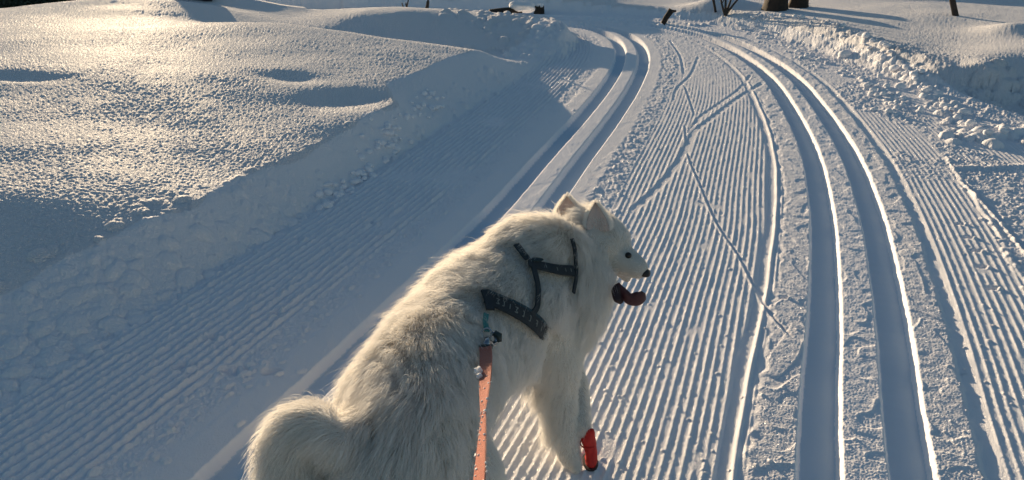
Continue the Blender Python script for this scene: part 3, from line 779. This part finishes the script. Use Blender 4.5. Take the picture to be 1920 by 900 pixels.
    ra = hc.attributes.get('radius') or hc.attributes.new('radius', 'FLOAT', 'POINT')
    ra.data.foreach_set('value', np.tile(np.linspace(1, .25, K)*rad, n).astype(np.float32))
    o = bpy.data.objects.new(name, hc); C.objects.link(o); hc.materials.append(M_fur)
    if parent: o.parent = parent
    return o
M_fur = bpy.data.materials.new('white_fur'); M_fur.use_nodes = True
n_ = M_fur.node_tree; n_.nodes.clear()
out = n_.nodes.new('ShaderNodeOutputMaterial')
di = n_.nodes.new('ShaderNodeBsdfDiffuse'); tr = n_.nodes.new('ShaderNodeBsdfTranslucent'); gl = n_.nodes.new('ShaderNodeBsdfHair'); gl.component = 'Reflection'
hi = n_.nodes.new('ShaderNodeHairInfo'); rp = n_.nodes.new('ShaderNodeValToRGB')
rp.color_ramp.elements[0].color = (.90, .875, .84, 1); rp.color_ramp.elements[1].color = (.97, .96, .94, 1)
n_.links.new(hi.outputs['Random'], rp.inputs[0])
n_.links.new(rp.outputs[0], di.inputs[0]); n_.links.new(rp.outputs[0], tr.inputs[0]); gl.inputs[0].default_value = (.9, .85, .78, 1)
m1 = n_.nodes.new('ShaderNodeMixShader'); m1.inputs[0].default_value = .55; m2 = n_.nodes.new('ShaderNodeMixShader'); m2.inputs[0].default_value = .10
n_.links.new(di.outputs[0], m1.inputs[1]); n_.links.new(tr.outputs[0], m1.inputs[2]); n_.links.new(m1.outputs[0], m2.inputs[1]); n_.links.new(gl.outputs[0], m2.inputs[2])
n_.links.new(m2.outputs[0], out.inputs[0])
coat = fur('coat', 260000, 50, 1.0, .00045, .5, dog)
wisps = fur('guard_hairs', 26000, 60, 1.33, .00028, .5, dog, keep=lambda p, i: np.isin(GL[i], ['body', 'tail', 'ruff', 'neck', 'leg']))
tag(coat, kind='stuff'); tag(wisps, kind='stuff')

# short velvet on the ears
def ear_fur(ev, en, seed):
    g = np.random.default_rng(seed); E = np.array(ev); half = len(E)//2; NU1 = 11
    n = 5200; K = 4; fr = E[:half].reshape(-1, NU1, 3); bk = E[half:].reshape(-1, NU1, 3)
    u_ = g.random(n)*(NU1-1.001); v_ = g.random(n)*(fr.shape[0]-1.001); bkm = g.random(n) < .7
    edge = g.random(n) < .3; u_[edge] = np.where(g.random(edge.sum()) < .5, g.random(edge.sum())*.5, NU1-1.01-g.random(edge.sum())*.5)
    def samp(G_, a, b):
        i = a.astype(int); j = b.astype(int); fa = (a-i)[:, None]; fb = (b-j)[:, None]
        return (G_[j, i]*(1-fa)+G_[j, i+1]*fa)*(1-fb)+(G_[j+1, i]*(1-fa)+G_[j+1, i+1]*fa)*fb
    p = np.where(bkm[:, None], samp(bk, u_, v_), samp(fr, u_, v_)); axis = nrm_(fr[-1].mean(0)-fr[0].mean(0))
    outw = np.where(bkm[:, None], -en, en)
    rim = (np.abs(u_/(NU1-1)-.5) > .36)
    wv = nrm_(fr[0, -1]-fr[0, 0])*np.sign(u_/(NU1-1)-.5)[:, None]
    L = np.where(bkm | rim, g.uniform(.006, .012, n), g.uniform(.002, .006, n))*(1+.8*(1-v_/fr.shape[0]))
    d = nrm_(outw*.5+axis*.8+wv*rim[:, None]*.8+g.normal(0, .15, (n, 3)))
    pts = p[:, None]+d[:, None]*(np.linspace(0, 1, K)[None, :, None]*L[:, None, None])
    keepm = bkm | rim | (v_ < 4); pts = pts[keepm].astype(np.float32)
    hc = bpy.data.hair_curves.new('ear_fur'); hc.add_curves([K]*len(pts)); hc.attributes['position'].data.foreach_set('vector', pts.reshape(-1))
    ra = hc.attributes.get('radius') or hc.attributes.new('radius', 'FLOAT', 'POINT'); ra.data.foreach_set('value', np.tile(np.linspace(1, .3, K)*.0004, len(pts)).astype(np.float32))
    hc.materials.append(M_fur); return hc
for eo, ev, en in ((ear1, ev1, en1), (ear2, ev2, en2)):
    o = bpy.data.objects.new('ear_fur', ear_fur(ev, en, 70)); C.objects.link(o); o.parent = eo; tag(o, kind='stuff')

# ---- red bootie on the far front paw
def loft(name, rings, m, parent, seg=14, bump=0):
    """rings: (centre, axis_u, axis_v, ru, rv)"""
    bmq = bmesh.new(); rows = []
    for c_, au, av, ru, rv in rings:
        rows.append([bmq.verts.new(Vector(c_+au*ru*math.copysign(abs(math.cos(q))**.8, math.cos(q))+av*rv*math.copysign(abs(math.sin(q))**.8, math.sin(q)))) for q in [2*math.pi*k/seg for k in range(seg)]])
    for a, b in zip(rows[:-1], rows[1:]):
        for k in range(seg): bmq.faces.new((a[k], a[(k+1) % seg], b[(k+1) % seg], b[k]))
    bmq.faces.new(rows[0]); bmq.faces.new(rows[-1])
    for fc in bmq.faces: fc.smooth = len(fc.verts) == 4
    bmesh.ops.recalc_face_normals(bmq, faces=bmq.faces)
    me = bpy.data.meshes.new(name); bmq.to_mesh(me); bmq.free(); me.materials.append(m)
    o = bpy.data.objects.new(name, me); C.objects.link(o); o.parent = parent
    return o
xa, ya = V(1, 0, 0), V(0, 1, 0)
b0 = U(1106,866,.004); 
rings = [(b0+V(.002,0,0), xa, ya, .012, .026), (b0+V(.002,0,.004), xa, ya, .0155, .030), (b0+V(.003,.004,.018), xa, ya, .016, .028), (b0+V(.002,.010,.038), xa, ya, .0175, .021),
         (b0+V(-.003,.014,.056), xa, ya, .020, .018), (b0+V(-.006,.016,.070), xa, ya, .0195, .015), (b0+V(.000,.018,.086), xa, ya, .0125, .010), (b0+V(.006,.018,.096), xa, ya, .003, .004)]
boot = loft('bootie', rings, M_red, dog); boot['label'] = 'red fabric dog bootie'
loft('sole', [(b0+V(.001,-.001,-.003), xa, ya, .020, .035), (b0+V(.001,-.001,.004), xa, ya, .0215, .0365)], M_black, boot)
tube('strap', [b0+V(-.006,.014,.052)+.0215*V(math.cos(q), math.sin(q), 0) for q in np.linspace(0, 2*np.pi, 20, endpoint=False)], .0022, M_red, boot, 6, closed=True)
mdb = boot.modifiers.new('d', 'SUBSURF'); mdb.levels = mdb.render_levels = 2; mdb.subdivision_type = 'SIMPLE'
tx = bpy.data.textures.new('creases', 'CLOUDS'); tx.noise_scale = .018; mdd = boot.modifiers.new('c', 'DISPLACE'); mdd.texture = tx; mdd.strength = .007; mdd.mid_level = .5; mdd.texture_coords = 'GLOBAL'

# ================================================================== the leash
leash = bpy.data.objects.new('leash', None); C.objects.link(leash)
tag(leash, 'red orange webbing leash with metal snap hook clipped to the dog harness', 'leash')
toward = lambda px, py, k: on_dog(px, py)[0] - np.array(ray(px, py))*k
top = toward(912, 588, .045); sn = toward(913, 628, .062)
ribbon('tab', [top, (top+sn)/2+V(-.003,0,.008), sn+V(0,.004,.006)], [bn0]*3, .013, .002, M_teal, leash)
ring_c = sn+V(0, 0, .004)
tube('ring', [ring_c+.011*(V(1, 0, 0)*math.cos(q)+V(0, .3, .95)*math.sin(q)) for q in np.linspace(0, 2*np.pi, 20, endpoint=False)], .0022, M_steel, leash, 8, closed=True)
sb = toward(911, 650, .075)
tube('snap_hook', [sn+V(.010, .004, .004), sn+V(.020, .0, .0), sn+V(.022, -.008, -.010), sn+V(.012, -.014, -.016), (sn+sb)/2+V(.002, 0, .002), sb], [.005, .0065, .006, .005, .008, .009], M_steel, leash, 10)
tube('thumb_lever', [sn+V(.016,-.002,.008), sn+V(.026,-.006,.002), sn+V(.028,-.012,-.010)], [.006, .008, .005], M_plast, leash, 10)
HAND = V(-.05, .35, .98)
def lpt(px, py, t):
    """point on the viewing line of a pixel at the height the leash has there"""
    z = sb[2]+(HAND[2]-sb[2])*t; return U(px, py, z)
lp = [sb+V(-.002,0,.003), lpt(911,668,.02), lpt(909,720,.09), lpt(906,775,.18), lpt(903,830,.28), lpt(899,890,.38), lpt(893,960,.48), lpt(885,1090,.6), HAND]
LP = smooth_curve(lp, 8); nL = len(LP)
tw = np.interp(np.arange(nL)/8, [0, 1, 2, 3, 4, 5, 8], [.05, .1, .5, 1.28, .85, .55, .2])
Nl = []
for i in range(nL):
    t = LP[min(i+1, nL-1)]-LP[max(i-1, 0)]; t /= np.linalg.norm(t); v_ = np.array(CAM)-LP[i]; v_ = v_-t*np.dot(v_, t); v_ /= np.linalg.norm(v_); s_ = np.cross(t, v_)
    Nl.append(v_*math.cos(tw[i])+s_*math.sin(tw[i]))
webbing = ribbon('webbing', LP, Nl, np.interp(np.arange(nL)/8, [0, 1, 2, 3, 4, 5, 8], [.027, .027, .025, .020, .018, .018, .018]), .0022, M_leash, leash)
tube('collar_ring', [sb+V(-.014,-.002,.001), sb+V(0,-.004,.004), sb+V(.014,-.002,.001)], .0045, M_plast, leash, 8)
# fuzz and clinging snow
gz = np.random.default_rng(9); vv = []; ff = []
for k in range(1500):
    i = gz.uniform(4, 45); i0 = int(i); c_ = LP[i0]+(LP[i0+1]-LP[i0])*(i-i0); t = LP[i0+1]-LP[i0]; t /= np.linalg.norm(t); n_0 = Nl[i0]; cd = np.cross(t, n_0)
    sgn = gz.choice([-1, 1]); p0 = c_+cd*gz.uniform(-.012, .012)+n_0*.001*sgn; d_ = nrm_(n_0*sgn*.6+cd*gz.normal()*.7+t*gz.normal()*.7); o = len(vv)
    l_ = gz.uniform(.002, .006); vv += [p0-t*.0003, p0+t*.0003, p0+d_*l_]; ff.append((o, o+1, o+2))
tag(mesh_np('fuzz', vv, ff, M_leash, leash, False), kind='stuff')
bmq = bmesh.new()
def clump(c_, r_):
    ret = bmesh.ops.create_icosphere(bmq, subdivisions=2, radius=r_)
    for q in ret['verts']:
        q.co = Vector(c_)+q.co*(1+.35*math.sin(q.co.x/r_*4+c_[1]*300)*math.cos(q.co.z/r_*5+c_[0]*200))
clump(lpt(896,697,.06)+V(0,0,.002), .0085); clump(lpt(898,705,.07), .006)
for k in range(45):
    i = gz.uniform(14, 52); i0 = int(i); c_ = LP[i0]; t = LP[i0+1]-LP[i0]; t /= np.linalg.norm(t); cd = np.cross(t, Nl[i0])
    clump(c_+t*gz.uniform(0, .01)+cd*gz.normal(0, .008)+Nl[i0]*.0015, gz.uniform(.0008, .0024))
me = bpy.data.meshes.new('clinging_snow'); bmq.to_mesh(me); bmq.free(); me.materials.append(M_clump)
o = bpy.data.objects.new('clinging_snow', me); C.objects.link(o); o.parent = leash; tag(o, kind='stuff')

# ================================================================== loose snow clods on the trail edges
M_clod = snow_mat('clod_snow', 3, .0, .0)
clod_meshes = []
for k in range(5):
    bmq = bmesh.new(); bmesh.ops.create_icosphere(bmq, subdivisions=2, radius=1)
    for q in bmq.verts:
        c_ = q.co; q.co = c_*(1+.28*float(pn(np.float32(c_.x*1.7+k*9), np.float32(c_.y*1.7+c_.z*1.3), k))*1.6); q.co.z *= .75
    for fc in bmq.faces: fc.smooth = True
    me = bpy.data.meshes.new('snow_clod'); bmq.to_mesh(me); bmq.free(); me.materials.append(M_clod); clod_meshes.append(me)
def clod(px_, py_, r_, label, group):
    o = bpy.data.objects.new('snow_clod', clod_meshes[rs.randint(5)]); C.objects.link(o)
    o.location = (px_, py_, ground_z(px_, py_)+r_*.25); o.scale = (r_*rs.uniform(.8, 1.2), r_*rs.uniform(.7, 1.1), r_*rs.uniform(.7, 1.0)); o.rotation_euler = (rs.uniform(-.4, .4), rs.uniform(-.4, .4), rs.uniform(0, 6))
    tag(o, label, 'snow clod', group)
for k in range(95):
    py_ = rs.uniform(190, 372); px_ = 600+(372-py_)*1.22+rs.normal(0, 14); p = U(px_, py_, .06)
    clod(p[0], p[1], rs.uniform(.012, .030), 'small rounded snow clod in the crumbled strip between left bank and corduroy', 'snow clods along the left bank edge')
for k in range(60):
    p = along_curve(crest, rs.uniform(.1, .82), rs.normal(0, .06))
    clod(p[0], p[1], rs.uniform(.018, .045), 'rough snow clod on the crest of the right berm', 'snow clods on the right berm crest')
for k in range(60):
    p = along_curve(row, rs.rand(), rs.normal(0, .08))
    clod(p[0], p[1], rs.uniform(.015, .034), 'rough snow clod in the broken row between right ski track and berm', 'snow clods in the row beside the right track')
p = U(1593, 60, .27); o = bpy.data.objects.new('snow_clod', clod_meshes[1]); C.objects.link(o); o.location = (p[0], p[1], ground_z(p[0], p[1])+.02); o.scale = (.075, .065, .06)
tag(o, 'largest rounded snow clod standing out on the right berm crest', 'snow clod', 'snow clods on the right berm crest')

# ================================================================== trees, stubs and twigs at the far end
M_bark = simple('bark', (.034, .025, .020), .9, var=.5, scale=9, bump=1, bscale=35)
M_twig = simple('twig_bark', (.045, .036, .032), .85, var=.4, scale=30)
M_needle = simple('needles', (.030, .045, .026), .8, var=.5, scale=8)
M_leafd = simple('dry_leaf', (.10, .065, .035), .8, var=.4, scale=30)
M_rock = simple('dark_rock', (.06, .058, .062), .9, var=.5, scale=6, bump=1, bscale=20)
def trunk_path(base, h, lean, n=10, wob=.03, seed=0):
    g = np.random.default_rng(seed); return [base+lean*(k/n*h)+V(0, 0, k/n*h)+V(g.normal(0, wob), g.normal(0, wob), 0)*(k > 0) for k in range(n+1)]
def needles(name, centres, r_, per, ln, m, parent, seed):
    g = np.random.default_rng(seed); v = []; f = []
    for c_ in centres:
        for k in range(per):
            d_ = nrm_(g.normal(size=3)); p0 = c_+d_*r_*g.random()**.5; t = nrm_(g.normal(size=3)+V(0, 0, -.2)); s_ = nrm_(np.cross(t, g.normal(size=3)))*ln*.22
            o = len(v); v += [p0-s_, p0+s_, p0+t*ln]; f.append((o, o+1, o+2))
    o = mesh_np(name, v, f, m, parent, False); return o
M_cut = simple('cut_wood', (.22, .15, .09), .85, var=.35, scale=40)
def stump(px_, py_, z, rad, h, label, seed, name='tree_stump'):
    b = U(px_, py_, z); b[2] = ground_z(b[0], b[1]); g = np.random.default_rng(seed)
    t = bpy.data.objects.new(name, None); C.objects.link(t); tag(t, label, 'tree stump', 'dark stumps beyond the trail')
    v = []; f = []; S = 22; hs = [-.12, 0, .05, h*.5, h*.85, h]; rr = [1.25, 1.12, 1.04, 1.0, .96, .95]; ph = g.uniform(0, 6, 3)
    for a_, q in zip(hs, rr):
        for k in range(S):
            w_ = 2*math.pi*k/S; r_ = rad*q*(1+.07*math.sin(3*w_+ph[0])+.05*math.sin(7*w_+ph[1])+.03*math.sin(13*w_+ph[2])+.02*g.normal())
            v.append(b+V(r_*math.cos(w_)+.04*a_, r_*math.sin(w_), a_+(.012*g.normal() if a_ == h else 0)))
    for j_ in range(len(hs)-1):
        for k in range(S): f.append((j_*S+k, j_*S+(k+1) % S, (j_+1)*S+(k+1) % S, (j_+1)*S+k))
    mesh_np('trunk', v, f, M_bark, t)
    top_ = v[-S:]; cc = np.mean(top_, 0); v2 = [cc]+[p-V(0, 0, .004) for p in top_]; f2 = [(0, 1+k, 1+(k+1) % S) for k in range(S)]
    mesh_np('cut_face', v2, f2, M_cut, t, False)
    ellipsoid('snow_cap', cc+V(.01, .01, .01), (rad*.85, rad*.85, .05), np.eye(3), M_clod, t, .2)
    return t
stump(1454, 15, .20, .15, .17, 'thickest dark stump beyond the berm', 3)
stump(1497, 12, .20, .12, .165, 'dark stump just right of the thickest one beyond the berm', 4)
stump(1012, -1, .2, .07, .10, 'small dark stump on the blue shaded mound past the bend', 5)
def stem_thing(name, px_, py_, z, r_, tips, label, cat, m=M_twig, group=None, part='stem'):
    b = U(px_, py_, z); b[2] = ground_z(b[0], b[1])-.02
    t = bpy.data.objects.new(name, None); C.objects.link(t); tag(t, label, cat, group)
    for k, tp in enumerate(tips):
        e = b+V(*tp); mid = b*.5+e*.5+V(.02*math.sin(k*3+1), .01, .0)
        s_ = tube(part, smooth_curve([b, mid, e], 4), np.linspace(r_, r_*.45, 9), m, t, 7)
        if len(tips) > 1:
            q = b*.45+e*.55; tube('twig', [q, q+V(.05*math.cos(k*2.), .02, .09)], [r_*.4, r_*.2], m, s_, 5)
    return t
stem_thing('sapling', 1795, 21, .3, .035, [(-.9, .6, 2.6)], 'thin leaning dark trunk on the right beyond the snow field crest', 'tree')
stem_thing('wooden_stake', 800, 13, .27, .024, [(.01, 0, .26)], 'slim dark stake standing in sunlit snow past the left mound', 'stake')
stem_thing('shrub', 758, 8, .27, .016, [(-.03, 0, .3), (.06, 0, .35), (.02, .02, .3)], 'low cluster of dark stems just left of the slim stake', 'shrub')
stem_thing('bare_bush', 1360, 26, .12, .018, [(-.05, .05, .40), (.32, .1, .36), (.12, .1, .42), (-.1, 0, .3)], 'leafless bush of dark forked twigs behind the far end of the berm', 'bush')
stem_thing('bare_bush', 1342, 22, .12, .017, [(-.17, .0, .40), (-.10, .05, .55)], 'single slanting bare shoot left of the forked bush', 'bush')
b = U(1244, 40, .03); b[2] = ground_z(b[0], b[1])
st_ = bpy.data.objects.new('tree_stub', None); C.objects.link(st_); tag(st_, 'short dark broken stub leaning out of the snow at the far trail edge', 'tree stub')
tube('stem', [b+V(-.02, 0, -.05), b+V(.03, 0, .07), b+V(.10, .01, .17)], [.034, .036, .040], M_bark, st_, 10)
tube('broken_branch', [b+V(.09, .01, .15), b+V(.16, .01, .155)], [.024, .012], M_bark, st_, 8)
b = U(918, 15, .26); b[2] = ground_z(b[0], b[1])+.03
lg = bpy.data.objects.new('fallen_log', None); C.objects.link(lg); tag(lg, 'dark fallen log poking out of the snow past the left mound', 'log')
tube('trunk', [b, b+V(.18, .05, .01), b+V(.40, .12, .03)], [.055, .06, .045], M_bark, lg, 12)
ellipsoid('snow_cap', b+V(.40, .14, .06), (.16, .12, .07), np.eye(3), M_clod, lg, .3)
for (px_, py_, sc_, lab) in [(574, 16, 1.0, 'larger of two little dry tufts poking through the left hill crest'), (561, 17, .6, 'smaller of two little dry tufts poking through the left hill crest'), (895, 7, .9, 'small dry tuft in the sunlit snow left of the fallen log')]:
    b = U(px_, py_, .46 if px_ < 700 else .25); b[2] = ground_z(b[0], b[1])
    needles('dry_tuft', [b+V(.02*k*sc_, 0, .015*sc_*(3-k)) for k in range(3)], .035*sc_, 40, .04*sc_, M_leafd, None, int(px_)); o = C.objects['dry_tuft'] if px_ == 574 else [q_ for q_ in C.objects if q_.name.startswith('dry_tuft')][-1]
    tag(o, lab, 'plant', 'dry tufts in the snow')
for k, (px_, py_, rx, lab) in enumerate([(20, 3, .7, 'dark low juniper bush at the far left corner'), (75, 2, .8, 'broad dark juniper bush, second from the far left corner'), (128, 1, .6, 'dark juniper bush, third from the far left corner')]):
    b = U(px_, py_, .36); b[1] += .4; b[2] = ground_z(b[0], b[1]); g = np.random.default_rng(30+k)
    t = bpy.data.objects.new('juniper_bush', None); C.objects.link(t); tag(t, lab, 'bush', 'juniper bushes beyond the left hill')
    cs = [b+V(g.uniform(-rx, rx), g.uniform(-.4, .4), g.uniform(.02, .38)) for _ in range(60)]
    needles('foliage', cs, .16, 90, .07, M_needle, t, 40+k)
    for q in range(4): tube('stem', [b+V(g.normal(0, .1), 0, -.05), b+V(g.normal(0, .3), g.normal(0, .1), .35)], [.02, .008], M_bark, t, 6)
for k, (px_, py_, rx, lab) in enumerate([(240, 8, .30, 'dark rock under a snow cap behind the left hill crest'), (362, 6, .26, 'low dark rock right of the snow capped one behind the crest'), (208, 4, .22, 'small dark rock between juniper bushes and the snow capped rock')]):
    b = U(px_, py_, .34); b[2] = ground_z(b[0], b[1])
    t = bpy.data.objects.new('rock', None); C.objects.link(t); t.location = (0, 0, 0); tag(t, lab, 'rock', 'dark rocks behind the left hill')
    ellipsoid('boulder', b+V(0, 0, .03), (rx, .18, .10), np.eye(3), M_rock, t, .35)
    ellipsoid('snow_cap', b+V(0, .03, .11), (rx*1.0, .2, .06), np.eye(3), M_clod, t, .35)
